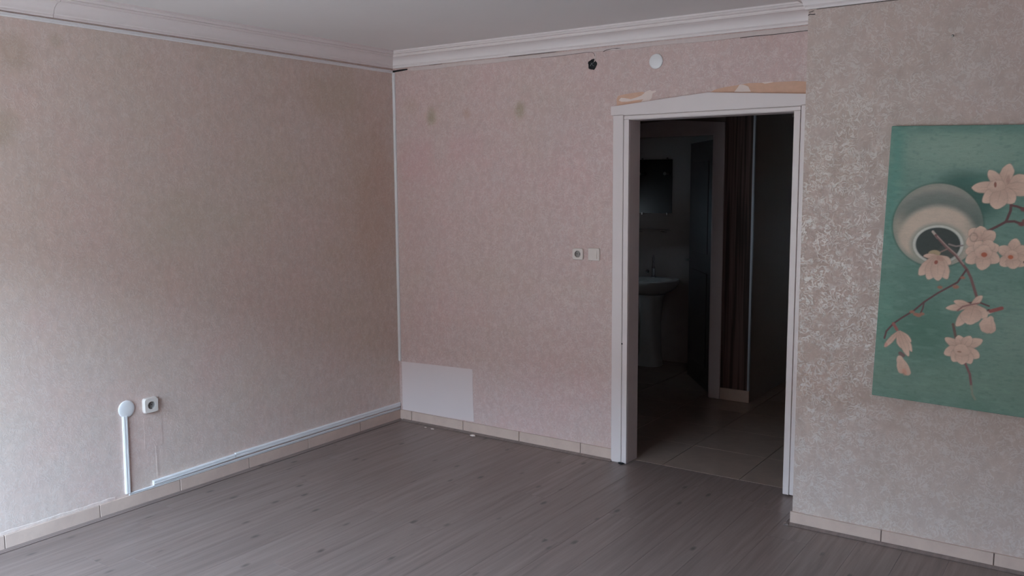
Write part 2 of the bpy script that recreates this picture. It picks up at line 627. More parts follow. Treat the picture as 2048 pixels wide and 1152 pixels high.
# rough filler line left above the tiles on the left wall
bm = bmesh.new()
ys = np.arange(-3.4, -2.16, 0.04)
prev = None
for y in ys:
    z0, z1 = BH - 0.002, BH + 0.014 + 0.006 * random.random()
    q = [bm.verts.new((0.0, y, z0)), bm.verts.new((0.0025 + 0.002 * random.random(), y, z0 + 0.003)), bm.verts.new((0.0016 + 0.0015 * random.random(), y, z1 - 0.003)), bm.verts.new((0.0, y, z1))]
    if prev:
        for k in range(3):
            bm.faces.new((prev[k], prev[k + 1], q[k + 1], q[k]))
    prev = q
bmesh.ops.recalc_face_normals(bm, faces=bm.faces[:])
obj('filler_bead', bm, M['paper_left'], bl, False, 'rough plaster line above the skirting')

# grey laminate cover strips on the floor along the walls
STRIP = [(0.0, 0.0), (0.022, 0.0), (0.024, 0.003), (0.017, 0.006), (0.015, 0.0045), (0.010, 0.009), (0.0, 0.011)]


def cover_strip(name, a, b, axis, base, sgn, label):
    k = bmesh.new()
    add_prism(k, [(base + sgn * w, z) for (w, z) in STRIP], axis, a, b)
    return struct(name, k, M['laminate'], label)


cover_strip('trim_4', YF, -0.012, 1, 0.010, 1, 'thin grey floor strip along the left skirting')
cover_strip('trim_5', 0.035, 1.735, 0, -0.010, -1, 'thin grey floor strip along the back skirting')
cover_strip('trim_6', COLX - 0.034, XR, 0, COLY - 0.010, -1, 'thin grey floor strip under the painting wall')
bm = bmesh.new()
add_prism(bm, [(COLX - 0.010 - w, z) for (w, z) in STRIP], 1, COLY - 0.034, -0.01)
struct('trim_7', bm, M['laminate'], 'thin grey floor strip beside the right door casing')

# ------------------------------------------------------------------ door frame
df = thing('door_frame', 'white lacquered open doorway frame with low gabled head board', 'door frame', ((DX0 + DX1) / 2, 0, 0))
# linings through the wall
obj('lining', bm_box((DX0 - 0.03, -0.008, 0.0), (DX0, WT + 0.004, DZ), 0.0015), M['lacquer'], df)
obj('lining', bm_box((DX1, -0.008, 0.0), (DX1 + 0.03, WT + 0.004, DZ), 0.0015), M['lacquer'], df)
obj('head_lining', bm_box((DX0 - 0.03, -0.008, DZ), (DX1 + 0.03, WT + 0.004, DZ + 0.03), 0.0015), M['lacquer'], df)
# raised inner beads
obj('bead', bm_box((DX0 - 0.034, -0.020, 0.0), (DX0 - 0.001, -0.006, DZ + 0.002), 0.002), M['lacquer'], df)
obj('bead', bm_box((DX1 + 0.001, -0.028, 0.008), (DX1 + 0.034, -0.006, DZ + 0.002), 0.002), M['lacquer'], df)
obj('head_bead', bm_box((DX0 - 0.034, -0.020, DZ + 0.0025), (DX1 + 0.034, -0.006, DZ + 0.024), 0.002), M['lacquer'], df)
# flat casings
obj('casing', bm_box((1.729, -0.019, 0.0), (1.7975, 0.0, DZ + 0.030), 0.003), M['lacquer'], df)
obj('casing', bm_box((DX1 + 0.0375, -0.030, 0.010), (DX1 + 0.106, 0.0, DZ + 0.030), 0.003), M['lacquer'], df)
bm = bmesh.new()
add_prism(bm, [(1.715, DZ + 0.0305), (1.7975, DZ + 0.0305), (1.7975, DZ + 0.027), (DX1 + 0.0365, DZ + 0.027), (DX1 + 0.0365, DZ + 0.0305), (2.900, DZ + 0.0305), (2.900, 2.131), (2.3075, 2.176), (1.715, 2.131)], 1, -0.022, 0.0)
bmesh.ops.bevel(bm, geom=[e for e in bm.edges if abs(e.verts[0].co.y - e.verts[1].co.y) < 1e-6 and e.verts[0].co.y < -0.01], offset=0.003, segments=2, affect='EDGES')
obj('head_board', bm, M['lacquer'], df, False, 'low gabled head board')
# dark strip standing for the shade between casing and bead, keyhole strike, hook
obj('shadow_gap', bm_box((1.7976, -0.010, 0.001), (1.8008, -0.004, DZ + 0.02)), M['dark'], df)
bm = bmesh.new()
add_lathe(bm, [(0.0, -0.004), (0.0042, -0.003), (0.005, 0.0)], (1.800, -0.019, 0.735), (0, 1, 0), 12)
obj('screw', bm, M['dark'], df)
bm = bmesh.new()
add_tube(bm, [(DX1 - 0.012, 0.02, DZ), (DX1 - 0.012, 0.02, DZ - 0.018), (DX1 - 0.013, 0.014, DZ - 0.028), (DX1 - 0.014, 0.004, DZ - 0.026), (DX1 - 0.014, 0.002, DZ - 0.016)], 0.0022, 8)
obj('hook', bm, M['steel'], df, True, 'small metal hook')

# ------------------------------------------------------------------ marks and repairs that belong to the back wall
def poly_patch(name, pts, y, thick, mat, parent, label=None):
    k = bmesh.new()
    add_prism(k, pts, 1, y - thick, y)
    return obj(name, k, mat, parent, False, label)


poly_patch('bare_patch', [(0.0255, 0.076), (0.40, 0.078), (0.668, 0.082), (0.664, 0.20), (0.662, 0.30), (0.661, 0.444), (0.30, 0.436), (0.0255, 0.428)], 0.0, 0.0015, M['white_paint'], wall_back, 'white unpapered rectangle low in the corner')
poly_patch('torn_strip', [(1.744, 2.1345), (1.742, 2.175), (1.752, 2.192), (1.80, 2.199), (1.86, 2.203), (1.905, 2.206), (1.93, 2.198), (1.948, 2.150), (1.90, 2.146)], 0.0, 0.0010, M['orange'], wall_back, 'bare orange backing above the left of the doorway')
poly_patch('paper_residue', [(1.757, 2.166), (1.772, 2.180), (1.80, 2.176), (1.835, 2.168), (1.88, 2.178), (1.905, 2.186), (1.93, 2.205), (1.955, 2.213), (1.968, 2.205), (1.990, 2.208), (1.996, 2.200), (1.972, 2.192), (1.968, 2.168), (1.950, 2.152), (1.90, 2.149), (1.915, 2.163), (1.86, 2.160), (1.81, 2.155), (1.775, 2.157)], 0.0, 0.0016, M['residue'], wall_back, 'pale scraps of torn paper')
poly_patch('torn_strip', [(2.315, 2.1765), (2.345, 2.190), (2.40, 2.199), (2.47, 2.205), (2.53, 2.211), (2.60, 2.208), (2.70, 2.206), (2.78, 2.205), (2.83, 2.199), (2.90, 2.198), (2.90, 2.133), (2.60, 2.155), (2.40, 2.170)], 0.0, 0.0010, M['orange'], wall_back, 'bare orange backing above the right of the doorway')
poly_patch('paper_residue', [(2.452, 2.169), (2.470, 2.190), (2.482, 2.207), (2.502, 2.205), (2.530, 2.194), (2.545, 2.166)], 0.0, 0.0016, M['residue'], wall_back, 'pale scrap of torn paper')
poly_patch('paper_residue', [(2.60, 2.2095), (2.62, 2.202), (2.66, 2.206), (2.665, 2.210)], 0.0, 0.0016, M['residue'], wall_back)
# plastered strip under the cornice with cracks and dark shade lines
top = [(0.145 + t * (COLX - 0.147), 2.474 + 0.0015 * math.sin(9 * t)) for t in np.linspace(0, 1, 24)]
bot = [(x, 2.453 + 0.0025 * math.sin(13 * x) + 0.001 * random.random() - 0.002 * (x > 2.2)) for (x, z) in top][::-1]
poly_patch('plaster_strip', top + bot, 0.0, 0.0045, M['plaster'], wall_back, 'rough plaster strip under the cornice')


def crack_shade_line(pts, rad, parent, mat='dark'):
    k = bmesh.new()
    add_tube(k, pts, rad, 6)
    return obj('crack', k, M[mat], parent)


M['crackline'] = plain('crack_shadow_dust', (0.09, 0.07, 0.065, 1), 0.9, 0.1)  # dark tone for cracks and for painted shadow lines
crack_shade_line([(2.48, -0.0045, 2.449), (2.55, -0.0045, 2.452), (2.64, -0.0045, 2.450), (2.75, -0.0045, 2.451), (2.86, -0.0045, 2.453), (2.945, -0.0045, 2.454)], 0.0016, wall_back, 'crackline')  # dark tube drawn as the shadow line under the strip's right end
crack_shade_line([(1.655, -0.0045, 2.452), (1.68, -0.0045, 2.459), (1.715, -0.0045, 2.463), (1.745, -0.0045, 2.461), (1.77, -0.0045, 2.4605)], [0.0018, 0.0018, 0.0008, 0.002, 0.0006], wall_back, 'crackline')
crack_shade_line([(1.22, -0.0045, 2.4525), (1.40, -0.0045, 2.4535), (1.54, -0.0045, 2.4570), (1.575, -0.0045, 2.455), (1.592, -0.003, 2.446), (1.597, -0.001, 2.43)], 0.0010, wall_back, 'crackline')
crack_shade_line([(0.98, -0.0045, 2.4785), (1.10, -0.0045, 2.4780), (1.33, -0.0045, 2.4785)], 0.0012, wall_back, 'crackline')
crack_shade_line([(0.33, -0.0045, 2.4785), (0.44, -0.0045, 2.4785)], 0.0009, wall_back, 'crackline')
poly_patch('filled_chase', [(1.592, 2.452), (1.603, 2.452), (1.604, 2.43), (1.602, 2.405), (1.594, 2.405), (1.595, 2.43)], 0.0, 0.0012, M['plaster'], wall_back, 'filled cable groove')

# right wall piece: paper seam and frayed corner
bm = bmesh.new()
add_prism(bm, [(COLX + 0.02, 2.160), (3.10, 2.1615), (3.30, 2.157), (3.47, 2.152), (3.50, 2.158), (3.30, 2.1640), (3.10, 2.1685), (COLX + 0.02, 2.167)], 1, COLY - 0.0012, COLY)
obj('paper_seam', bm, M['paper_right'], wall_right)
crack_shade_line([(2.9525, COLY - 0.001, 2.456), (2.962, COLY - 0.003, 2.4595), (2.972, COLY - 0.002, 2.457), (2.985, COLY - 0.001, 2.4575)], 0.0018, wall_right)
crack_shade_line([(2.957, COLY - 0.001, 2.468), (2.966, COLY - 0.002, 2.470), (2.978, COLY - 0.001, 2.4735)], 0.0014, wall_right, 'crackline')
crack_shade_line([(2.99, COLY - 0.0005, 2.4795), (3.2, COLY - 0.0005, 2.4795), (3.6, COLY - 0.0005, 2.4795), (4.2, COLY - 0.0005, 2.4795)], 0.0012, wall_right, 'crackline')

# ------------------------------------------------------------------ cable trunking
def trunking(label, p0, p1, nrm, width, depth, group=None, name='cable_trunking', lid=True):
    """base channel and clip-on lid between two points lying on the wall plane"""
    p0, p1, nrm = Vector(p0), Vector(p1), Vector(nrm)
    t = thing(name, label, 'cable trunking', p0, group)
    d = (p1 - p0).normalized()
    side = d.cross(nrm).normalized()
    L = (p1 - p0).length
    R = Matrix((side, nrm, d)).transposed().to_4x4()
    R.translation = p0
    for (nm, w, a, b, bv) in (('channel', width, 0.0, depth * 0.8, 0.0008), ('lid', width * 0.80, depth * 0.3, depth, 0.0015)):
        k = bmesh.new()
        e = 0.0 if nm == 'channel' else 0.002
        add_box(k, (-w / 2, a, e), (w / 2, b, L - e), bv)
        if nm == 'lid':      # moulded groove along the lid
            k.free()
            k = bmesh.new()
            h = w / 2
            pr = [(-h, a), (h, a), (h, b - 0.0015), (h - 0.0015, b), (0.0022, b), (0.0010, b - 0.0022), (-0.0010, b - 0.0022), (-0.0022, b), (-h + 0.0015, b), (-h, b - 0.0015)]
            add_prism(k, pr, 2, e, L - e)
        k.transform(R)
        obj(nm, k, M['pvc'], t)
    return t


trunking('long thin white cable trunking under the cornice of the left wall', (0, -0.004, 2.4585), (0, -5.0, 2.4725), (1, 0, 0), 0.019, 0.012)
trunking('vertical white cable trunking in the room corner', (0.0115, 0, 0.432), (0.0115, 0, 2.452), (0, -1, 0), 0.021, 0.012)
trunking('short upright white cable trunking below the round cover, left wall', (0, -2.131, 0.0875), (0, -2.124, 0.503), (1, 0, 0), 0.027, 0.014)
trunking('lowest thin white cable trunking resting on the left skirting tiles', (0, -2.125, 0.0815), (0, -0.006, 0.0830), (1, 0, 0), 0.0135, 0.011)
trunking('upper white cable trunking, short sloping length by the wall socket', (0, -1.985, 0.1025), (0, -1.452, 0.1105), (1, 0, 0), 0.026, 0.015)
trunking('upper white cable trunking, long length running into the corner', (0, -1.449, 0.1130), (0, -0.006, 0.1130), (1, 0, 0), 0.030, 0.013)

# black tube standing for the shade of an open gap at the corner top
bm = bmesh.new()
add_tube(bm, [(0.004, -0.007, 2.4600), (0.05, -0.007, 2.4625), (0.10, -0.008, 2.4645), (0.138, -0.007, 2.4660)], [0.0062, 0.006, 0.0055, 0.004], 10)
tag(obj('cable_end', bm, M['dark'], None, True), 'short black cable end under the cornice at the corner', 'cable')

# ------------------------------------------------------------------ round blank covers
def cover(label, c, nrm, r):
    c = Vector(c)
    t = thing('blank_cover', label, 'cover plate', c)
    k = bmesh.new()
    add_lathe(k, [(r * 0.94, 0.0), (r * 0.94, 0.004)], c, nrm, 36)
    obj('rim', k, M['pvc'], t, True)
    k = bmesh.new()
    pr = [(r * 0.9, 0.0035), (r, 0.004), (r, 0.0055)] + [(r * math.cos(a), 0.0055 + 0.0075 * math.sin(a)) for a in np.linspace(0.15, math.pi / 2 - 0.001, 8)] + [(0.0, 0.013)]
    add_lathe(k, pr, c, nrm, 36)
    obj('dome', k, M['pvc'], t, True)
    return t


cover('round white blank cover above the upright trunking on left wall', (0, -2.111, 0.537), (1, 0, 0), 0.046)
cover('round white blank cover above the doorway', (1.993, 0, 2.368), (0, -1, 0), 0.042)

# open junction hole with wire ends
t = thing('junction_hole', 'small black open junction hole left above the doorway', 'junction hole', (1.580, 0, 2.384))
bm = bmesh.new()
rr = [0.028 + 0.003 * math.sin(5 * a + 1) + 0.003 * random.random() for a in np.linspace(0, 2 * math.pi, 20, endpoint=False)]
pts = [(1.580 + rr[i] * math.cos(2 * math.pi * i / 20), 2.384 + rr[i] * 1.05 * math.sin(2 * math.pi * i / 20)) for i in range(20)]
add_prism(bm, pts, 1, -0.0012, 0.0)
obj('hole', bm, M['dark'], t)
bm = bmesh.new()
add_lathe(bm, [(0.024, 0.0), (0.026, 0.003), (0.022, 0.0045), (0.020, 0.002), (0.0, 0.001)], (1.580, 0, 2.384), (0, -1, 0), 24)
obj('box_rim', bm, M['dark'], t, True)
for (a, b) in (((1.566, 2.376), (1.592, 2.394)), ((1.590, 2.374), (1.572, 2.393))):
    bm = bmesh.new()
    add_tube(bm, [(a[0], -0.002, a[1]), ((a[0] + b[0]) / 2, -0.010, (a[1] + b[1]) / 2 + 0.003), (b[0], -0.003, b[1])], 0.0022, 8)
    obj('wire_end', bm, M['grey_wire'], t, True)
bm = bmesh.new()
add_tube(bm, [(1.598, -0.001, 2.416), (1.5975, -0.003, 2.406), (1.594, -0.004, 2.398)], 0.003, 8)
obj('lead', bm, M['plaster'], t, True)


# ------------------------------------------------------------------ sockets and switch
def frame_on(c, nrm):
    nrm = Vector(nrm)
    up = Vector((0, 0, 1))
    rt = up.cross(nrm).normalized()
    R = Matrix((rt, up, nrm)).transposed().to_4x4()
    R.translation = Vector(c)
    return R


def plate_outline(w, h, r, n=5, bulge=0.0):
    out = []
    for (sx, sy, a0) in ((1, -1, -math.pi / 2), (1, 1, 0), (-1, 1, math.pi / 2), (-1, -1, math.pi)):
        for k in range(n + 1):
            a = a0 + math.pi / 2 * k / n
            out.append((sx * (w / 2 - r) + r * math.cos(a), sy * (h / 2 - r) + r * math.sin(a)))
    return out


def ring_faces(bm, A, B):
    n = len(A)
    return [bm.faces.new((A[i], A[(i + 1) % n], B[(i + 1) % n], B[i])) for i in range(n)]


def socket(label, c, nrm, w, h, depth, tone='pvc_cream', cs=1.0):
    t = thing('wall_socket', label, 'socket', c)
    R = frame_on(c, nrm)
    # plate with a round well in it
    n = 40
    rad = 0.0205 * cs
    well = min(0.016, depth - 0.0015)

    def outline(ww, hh, z):
        out = []
        for q in range(n):
            a = 2 * math.pi * (q + 0.5) / n
            r = ((abs(math.cos(a)) / (ww / 2)) ** 7 + (abs(math.sin(a)) / (hh / 2)) ** 7) ** (-1 / 7)
            out.append((r * math.cos(a), r * math.sin(a), z))
        return out

    def circle(r, z):
        return [(r * math.cos(2 * math.pi * (q + 0.5) / n), r * math.sin(2 * math.pi * (q + 0.5) / n), z) for q in range(n)]
    k = bmesh.new()
    loops = [outline(w, h, 0.0), outline(w, h, depth * 0.6), outline(w - 0.007, h - 0.007, depth), circle(rad * 1.06, depth), circle(rad, depth - 0.001)]
    vs_ = [[k.verts.new(c_) for c_ in lp] for lp in loops]
    fs = []
    for a_, b_ in zip(vs_[:-1], vs_[1:]):
        fs += ring_faces(k, a_, b_)
    bmesh.ops.recalc_face_normals(k, faces=fs)
    k.transform(R)
    obj('plate', k, M[tone], t)
    k = bmesh.new()
    a_ = [k.verts.new(c_) for c_ in circle(rad, depth - 0.001)]
    b_ = [k.verts.new(c_) for c_ in circle(rad * 0.95, depth - well)]
    fs = ring_faces(k, a_, b_) + [k.faces.new(b_)]
    bmesh.ops.recalc_face_normals(k, faces=fs)
    k.transform(R)
    obj('well', k, M['socket_well'], t)
    # contact holes, earth clips
    for sx in (-1, 1):
        k = bmesh.new()
        add_lathe(k, [(0.0028, 0.0), (0.0028, 0.0006), (0.0, 0.0006)], (sx * 0.0095, 0, depth - well), (0, 0, 1), 12)
        k.transform(R)
        obj('pin_hole', k, M['dark'], t)
    for sy in (-1, 1):
        k = bmesh.new()
        add_box(k, (-0.003, sy * rad * 0.93 - 0.0012, depth - well + 0.002), (0.003, sy * rad * 0.93 + 0.0008, depth - 0.002))
        k.transform(R)
        obj('earth_clip', k, M['steel'], t)
    k = bmesh.new()
    add_lathe(k, [(0.0026, 0.0), (0.0026, 0.001), (0.0, 0.0013)], (0, 0, depth - well), (0, 0, 1), 12)
    k.transform(R)
    obj('screw', k, M['steel'], t)
    return t


socket('cream plastic wall socket beside the round cover on the left wall', (0, -1.977, 0.531), (1, 0, 0), 0.083, 0.083, 0.022)
socket('small cream wall socket next to the light switch, left of the doorway', (1.487, 0, 1.259), (0, -1, 0), 0.076, 0.072, 0.012)

sw = thing('light_switch', 'cream light switch with one rocker between socket and doorway', 'light switch', (1.598, 0, 1.261))
R = frame_on((1.598, 0, 1.261), (0, -1, 0))
bm = bmesh.new()
o0 = [bm.verts.new((x, y, 0)) for (x, y) in plate_outline(0.078, 0.076, 0.006)]
o1 = [bm.verts.new((x, y, 0.006)) for (x, y) in plate_outline(0.078, 0.076, 0.006)]
o2 = [bm.verts.new((x, y, 0.009)) for (x, y) in plate_outline(0.072, 0.070, 0.006)]
fs = [bm.faces.new(o0[::-1])] + ring_faces(bm, o0, o1) + ring_faces(bm, o1, o2) + [bm.faces.new(o2)]
bmesh.ops.recalc_face_normals(bm, faces=fs)
bm.transform(R)
obj('plate', bm, M['pvc_cream'], sw)
bm = bmesh.new()
add_prism(bm, [(-0.025, 0.008), (0.027, 0.008), (0.027, 0.0105), (-0.025, 0.0165)], 0, -0.027, 0.024)
bm.transform(R)
obj('rocker', bm, M['pvc_cream'], sw)

# repaired cable groove under the left socket
wall_left = bpy.data.objects['wall_left']
obj('repair_patch', bm_box((0.0, -2.016, 0.298), (0.0010, -1.909, 0.461)), M['paper_left'], wall_left, False, 'papered repair patch under the socket')
obj('filled_chase', bm_box((0.0, -1.955, 0.118), (0.0014, -1.945, 0.297)), M['paper_left'], wall_left, False, 'filled cable groove')

# nail, floor scraps
nl = thing('wall_nail', 'small nail high on the wall above the painting', 'nail', (3.569, COLY, 2.302))
bm = bmesh.new()
add_lathe(bm, [(0.0018, 0.0), (0.0018, 0.018)], (3.569, COLY, 2.302), (0, -1, 0), 10)
obj('shank', bm, M['steel'], nl, True)
bm = bmesh.new()
add_lathe(bm, [(0.0, 0.0175), (0.0048, 0.0178), (0.0052, 0.0195), (0.003, 0.0212), (0.0, 0.0215)], (3.569, COLY, 2.302), (0, -1, 0), 14)
obj('head', bm, M['steel'], nl, True)
for (x, y, s, lab) in ((0.300, -0.075, 0.010, 'tiny white plaster crumb on floor, nearest the room corner'), (0.368, -0.082, 0.013, 'larger white plaster crumb on floor beside the tiny one'), (0.700, -0.060, 0.020, 'pale paper scrap on floor below the white wall patch')):
    bm = bmesh.new()
    bmesh.ops.create_icosphere(bm, subdivisions=2, radius=1.0)
    for v in bm.verts:
        v.co = Vector((v.co.x * s * (0.8 + 0.5 * random.random()) + x, v.co.y * s * 0.6 * (0.7 + 0.6 * random.random()) + y, s * 0.30 + v.co.z * s * 0.30))
    zmin = min(v.co.z for v in bm.verts)
    for v in bm.verts:
        v.co.z -= zmin
    tag(obj('plaster_crumb', bm, M['residue']), lab, 'debris')
bm = bmesh.new()
bmesh.ops.create_icosphere(bm, subdivisions=2, radius=1.0)
for v in bm.verts:
    v.co = Vector((v.co.x * 0.020 * (0.7 + 0.6 * random.random()) + 1.808, v.co.y * 0.011 * (0.6 + 0.8 * random.random()) - 0.036, 0.006 + v.co.z * 0.006))
tag(obj('dust_clump', bm, M['dark']), 'small dark dust clump at the foot of the left door casing', 'debris')

# ------------------------------------------------------------------ painting (slightly crooked on the right wall piece)
PWID, PHEI, PDEP = 0.80, 1.225, 0.024
pa = thing('canvas_painting', 'large green canvas painting of a tipped vase with white blossom twigs', 'painting', (3.306, COLY, 0.708))
pa.rotation_euler = (0, math.radians(1.7), 0)


def local_obj(name, k, mat, label=None, smooth=False):
    me = bpy.data.meshes.new(name)
    k.to_mesh(me)
    k.free()
    me.materials.append(mat)
    o = bpy.data.objects.new(name, me)
    COL.objects.link(o)
    o.parent = pa
    if label:
        o['label'] = label
    return o


M['canvas_edge'] = plain('painted_canvas_edge', alb(76, 108, 98, 0.47), 0.7, 0.3, var=0.15, scale=20)
bm = bmesh.new()
add_box(bm, (0, -PDEP + 0.0005, 0), (PWID, -0.0005, PHEI), 0.003)
local_obj('stretched_canvas', bm, M['canvas_edge'])

STEP = 0.0025
nx, nz = int(PWID / STEP) + 1, int(PHEI / STEP) + 1
gx = np.linspace(0.002, PWID - 0.002, nx)
gz = np.linspace(0.002, PHEI - 0.002, nz)
S, T = np.meshgrid(gx, gz)
KP = 0.47


def pc(r, g, b):
    return np.array([s2l(v) / KP for v in (r, g, b)])


def vnoise(fx, fz, seed):
    """smooth value noise on the canvas"""
    r = np.random.default_rng(seed)
    g = r.random((int(PHEI * fz) + 3, int(PWID * fx) + 3))
    u, v = S * fx, T * fz
    i, j = u.astype(int), v.astype(int)
    a, b = u - i, v - j
    a, b = a * a * (3 - 2 * a), b * b * (3 - 2 * b)
    return (g[j, i] * (1 - a) + g[j, i + 1] * a) * (1 - b) + (g[j + 1, i] * (1 - a) + g[j + 1, i + 1] * a) * b


def sm(x, a, b):
    t = np.clip((x - a) / (b - a), 0, 1)
    return t * t * (3 - 2 * t)


IMG = np.zeros(S.shape + (3,))


def blend(mask, col):
    global IMG
    IMG = IMG * (1 - mask[..., None]) + np.asarray(col) * mask[..., None]


def ell(cx, cz, rx, rz, rot=0.0):
    c, s = math.cos(rot), math.sin(rot)
    u, v = S - cx, T - cz
    return np.sqrt(((u * c + v * s) / rx) ** 2 + ((-u * s + v * c) / rz) ** 2)


def seg_dist(pts):
    d = np.full(S.shape, 9.0)
    for (a, b) in zip(pts[:-1], pts[1:]):
        ax, az = a
        dx, dz = b[0] - ax, b[1] - az
        L = dx * dx + dz * dz + 1e-9
        t = np.clip(((S - ax) * dx + (T - az) * dz) / L, 0, 1)
        d = np.minimum(d, np.hypot(S - ax - t * dx, T - az - t * dz))
    return d


def stroke(pts, w, col, soft=0.0025):
    d = seg_dist(pts)
    blend(1 - sm(d, w - soft / 2, w + soft), col)


# ground: brushed sea green
n1, n2, n3 = vnoise(7, 9, 1), vnoise(22, 60, 2), vnoise(60, 160, 3)
IMG[:] = pc(82, 104, 95)
blend(0.75 * sm(n1, 0.45, 0.9), pc(70, 96, 86))
top = np.exp(-((T - 1.12) / 0.10) ** 2) * np.exp(-((S - 0.28) / 0.30) ** 2)
blend(np.clip(0.95 * top, 0, 1), pc(104, 120, 108))
blend(np.clip(0.9 * np.exp(-((S - 0.03) / 0.035) ** 2) * sm(T, 0.5, 0.9), 0, 1), pc(72, 106, 96))
blend(0.8 * sm(T, 1.17, 1.225) * (1 - 0.3 * n2), pc(70, 96, 88))
blend(np.clip(0.75 * np.exp(-((T - 0.12) / 0.10) ** 2) * (0.55 + 0.6 * n1), 0, 1), pc(88, 106, 94))
blend(np.clip(0.75 * np.exp(-(((S - 0.62) / 0.22) ** 2 + ((T - 0.35) / 0.22) ** 2)), 0, 1), pc(98, 113, 102))
blend(np.clip(0.85 * np.exp(-(((S - 0.20) / 0.14) ** 2 + ((T - 0.32) / 0.14) ** 2)), 0, 1), pc(62, 89, 77))
blend(np.clip(0.55 * np.exp(-(((S - 0.03) / 0.05) ** 2 + ((T - 0.36) / 0.18) ** 2)), 0, 1), pc(78, 112, 98))
blend(0.28 * sm(n2, 0.55, 0.95), pc(96, 118, 106))
blend(0.25 * sm(n3, 0.6, 1.0), pc(54, 82, 72))
# painted cast shade behind the vase
blend(0.95 * (1 - sm(ell(0.325, 0.925, 0.165, 0.13, -0.35), 0.45, 1.05)), pc(46, 72, 65))
blend(0.8 * (1 - sm(ell(0.44, 1.0, 0.16, 0.045, 0.1), 0.3, 1.1)), pc(58, 86, 77))

# vase
dv = ell(0.216, 0.795, 0.180, 0.182, 0.15)
vm = 1 - sm(dv, 0.985, 1.01)
blend(0.6 * (1 - sm(dv, 1.0, 1.06)), pc(52, 70, 62))
v1 = ell(0.216, 0.70, 0.200, 0.30, 0.05)
vase = np.zeros_like(IMG)
vase[:] = pc(152, 136, 122)
vt = (T - 0.62) / 0.36 + 0.10 * ((S - 0.20) / 0.18) ** 2


def vb(mask, col):
    global vase
    vase = vase * (1 - mask[..., None]) + np.asarray(col) * mask[..., None]


band = ell(0.222, 0.715, 0.150, 0.150)
vb(sm(band, 0.98, 1.20), pc(86, 90, 84))
vb(sm(band, 1.20, 1.40), pc(92, 95, 89))
vb(sm(band, 1.40, 1.72), pc(128, 120, 110))
vb(0.85 * sm(S - 0.35 * (T - 0.8), 0.29, 0.40) * sm(T, 0.74, 0.84), pc(72, 82, 76))
vb(0.8 * (1 - sm(S, 0.03, 0.12)) * (1 - sm(T, 0.78, 0.88)), pc(138, 126, 112))
vb(0.7 * (1 - sm(T, 0.62, 0.70)) * (1 - sm(S, 0.12, 0.30)), pc(104, 112, 102))
vb(0.55 * sm(dv, 0.86, 1.0), pc(92, 98, 90))
IMG = IMG * (1 - vm[..., None]) + vase * vm[..., None]
# mouth: shade round the rim, bright rim, dark inside
dm = ell(0.226, 0.712, 0.100, 0.083, 0.05)
blend(0.85 * (1 - sm(dm, 1.0, 1.28)) * vm, pc(112, 112, 102))
blend(1 - sm(dm, 0.99, 1.03), pc(150, 148, 140))
blend(1 - sm(dm, 0.86, 0.93), pc(46, 50, 47))
blend(0.5 * (1 - sm(ell(0.27, 0.68, 0.05, 0.04), 0.5, 1.0)), pc(66, 68, 62))

# twigs
TW = pc(92, 66, 64)
TWD = pc(76, 52, 52)
stroke([(0.202, 0.767), (0.224, 0.741)], 0.0045, pc(140, 126, 116))
stroke([(0.215, 0.752), (0.26, 0.704), (0.30, 0.67), (0.33, 0.633), (0.349, 0.61), (0.367, 0.575), (0.389, 0.514), (0.402, 0.476)], 0.0050, TW)
stroke([(0.222, 0.748), (0.262, 0.708), (0.302, 0.674), (0.334, 0.634)], 0.0018, pc(126, 104, 98))
stroke([(0.27, 0.716), (0.298, 0.709), (0.324, 0.714)], 0.0028, pc(104, 92, 88))
stroke([(0.192, 0.641), (0.229, 0.674), (0.265, 0.695)], 0.0025, pc(104, 84, 78))
stroke([(0.346, 0.61), (0.316, 0.553), (0.242, 0.499), (0.19, 0.454), (0.153, 0.413), (0.103, 0.373), (0.07, 0.343), (0.043, 0.305), (0.037, 0.272)], 0.0034, TWD)
stroke([(0.190, 0.454), (0.187, 0.425), (0.180, 0.405)], 0.0025, TWD)
stroke([(0.412, 0.78), (0.446, 0.801), (0.479, 0.824), (0.492, 0.87), (0.491, 0.916)], 0.0046, TWD)
stroke([(0.479, 0.824), (0.509, 0.827), (0.537, 0.817)], 0.0045, TWD)
stroke([(0.493, 0.893), (0.514, 0.889), (0.540, 0.880)], 0.0042, TWD)
stroke([(0.325, 0.44), (0.36, 0.466), (0.402, 0.476), (0.445, 0.462)], 0.003, TWD)
stroke([(0.313, 0.368), (0.329, 0.309)], 0.005, pc(84, 66, 60))
stroke([(0.372, 0.206), (0.395, 0.158), (0.405, 0.106)], 0.0042, pc(96, 66, 66))
stroke([(0.405, 0.106), (0.412, 0.07), (0.424, 0.05)], 0.004, pc(100, 104, 92))
stroke([(0.07, 0.343), (0.087, 0.317)], 0.006, pc(112, 70, 66))
stroke([(0.109, 0.211), (0.121, 0.203)], 0.008, pc(88, 70, 68))
for (x, z, r) in ((0.144, 0.405, 0.010), (0.171, 0.393, 0.012), (0.160, 0.395, 0.010), (0.311, 0.533, 0.012), (0.249, 0.525, 0.010), (0.335, 0.575, 0.009), (0.186, 0.400, 0.009)):
    blend(0.9 * (1 - sm(ell(x, z, r * 1.25, r * 0.85), 0.6, 1.1)), pc(122, 82, 68))
for (x, z) in ((0.537, 0.817), (0.54, 0.878), (0.55, 0.83)):
    blend(0.9 * (1 - sm(ell(x, z, 0.016, 0.011), 0.6, 1.1)), pc(92, 54, 54))
# red leaf tip by the bud
stroke([(0.428, 0.424), (0.458, 0.443)], 0.007, pc(160, 140, 128))
stroke([(0.452, 0.441), (0.475, 0.450), (0.493, 0.458)], 0.007, pc(114, 64, 60))
stroke([(0.425, 0.43), (0.445, 0.446)], 0.003, TWD)

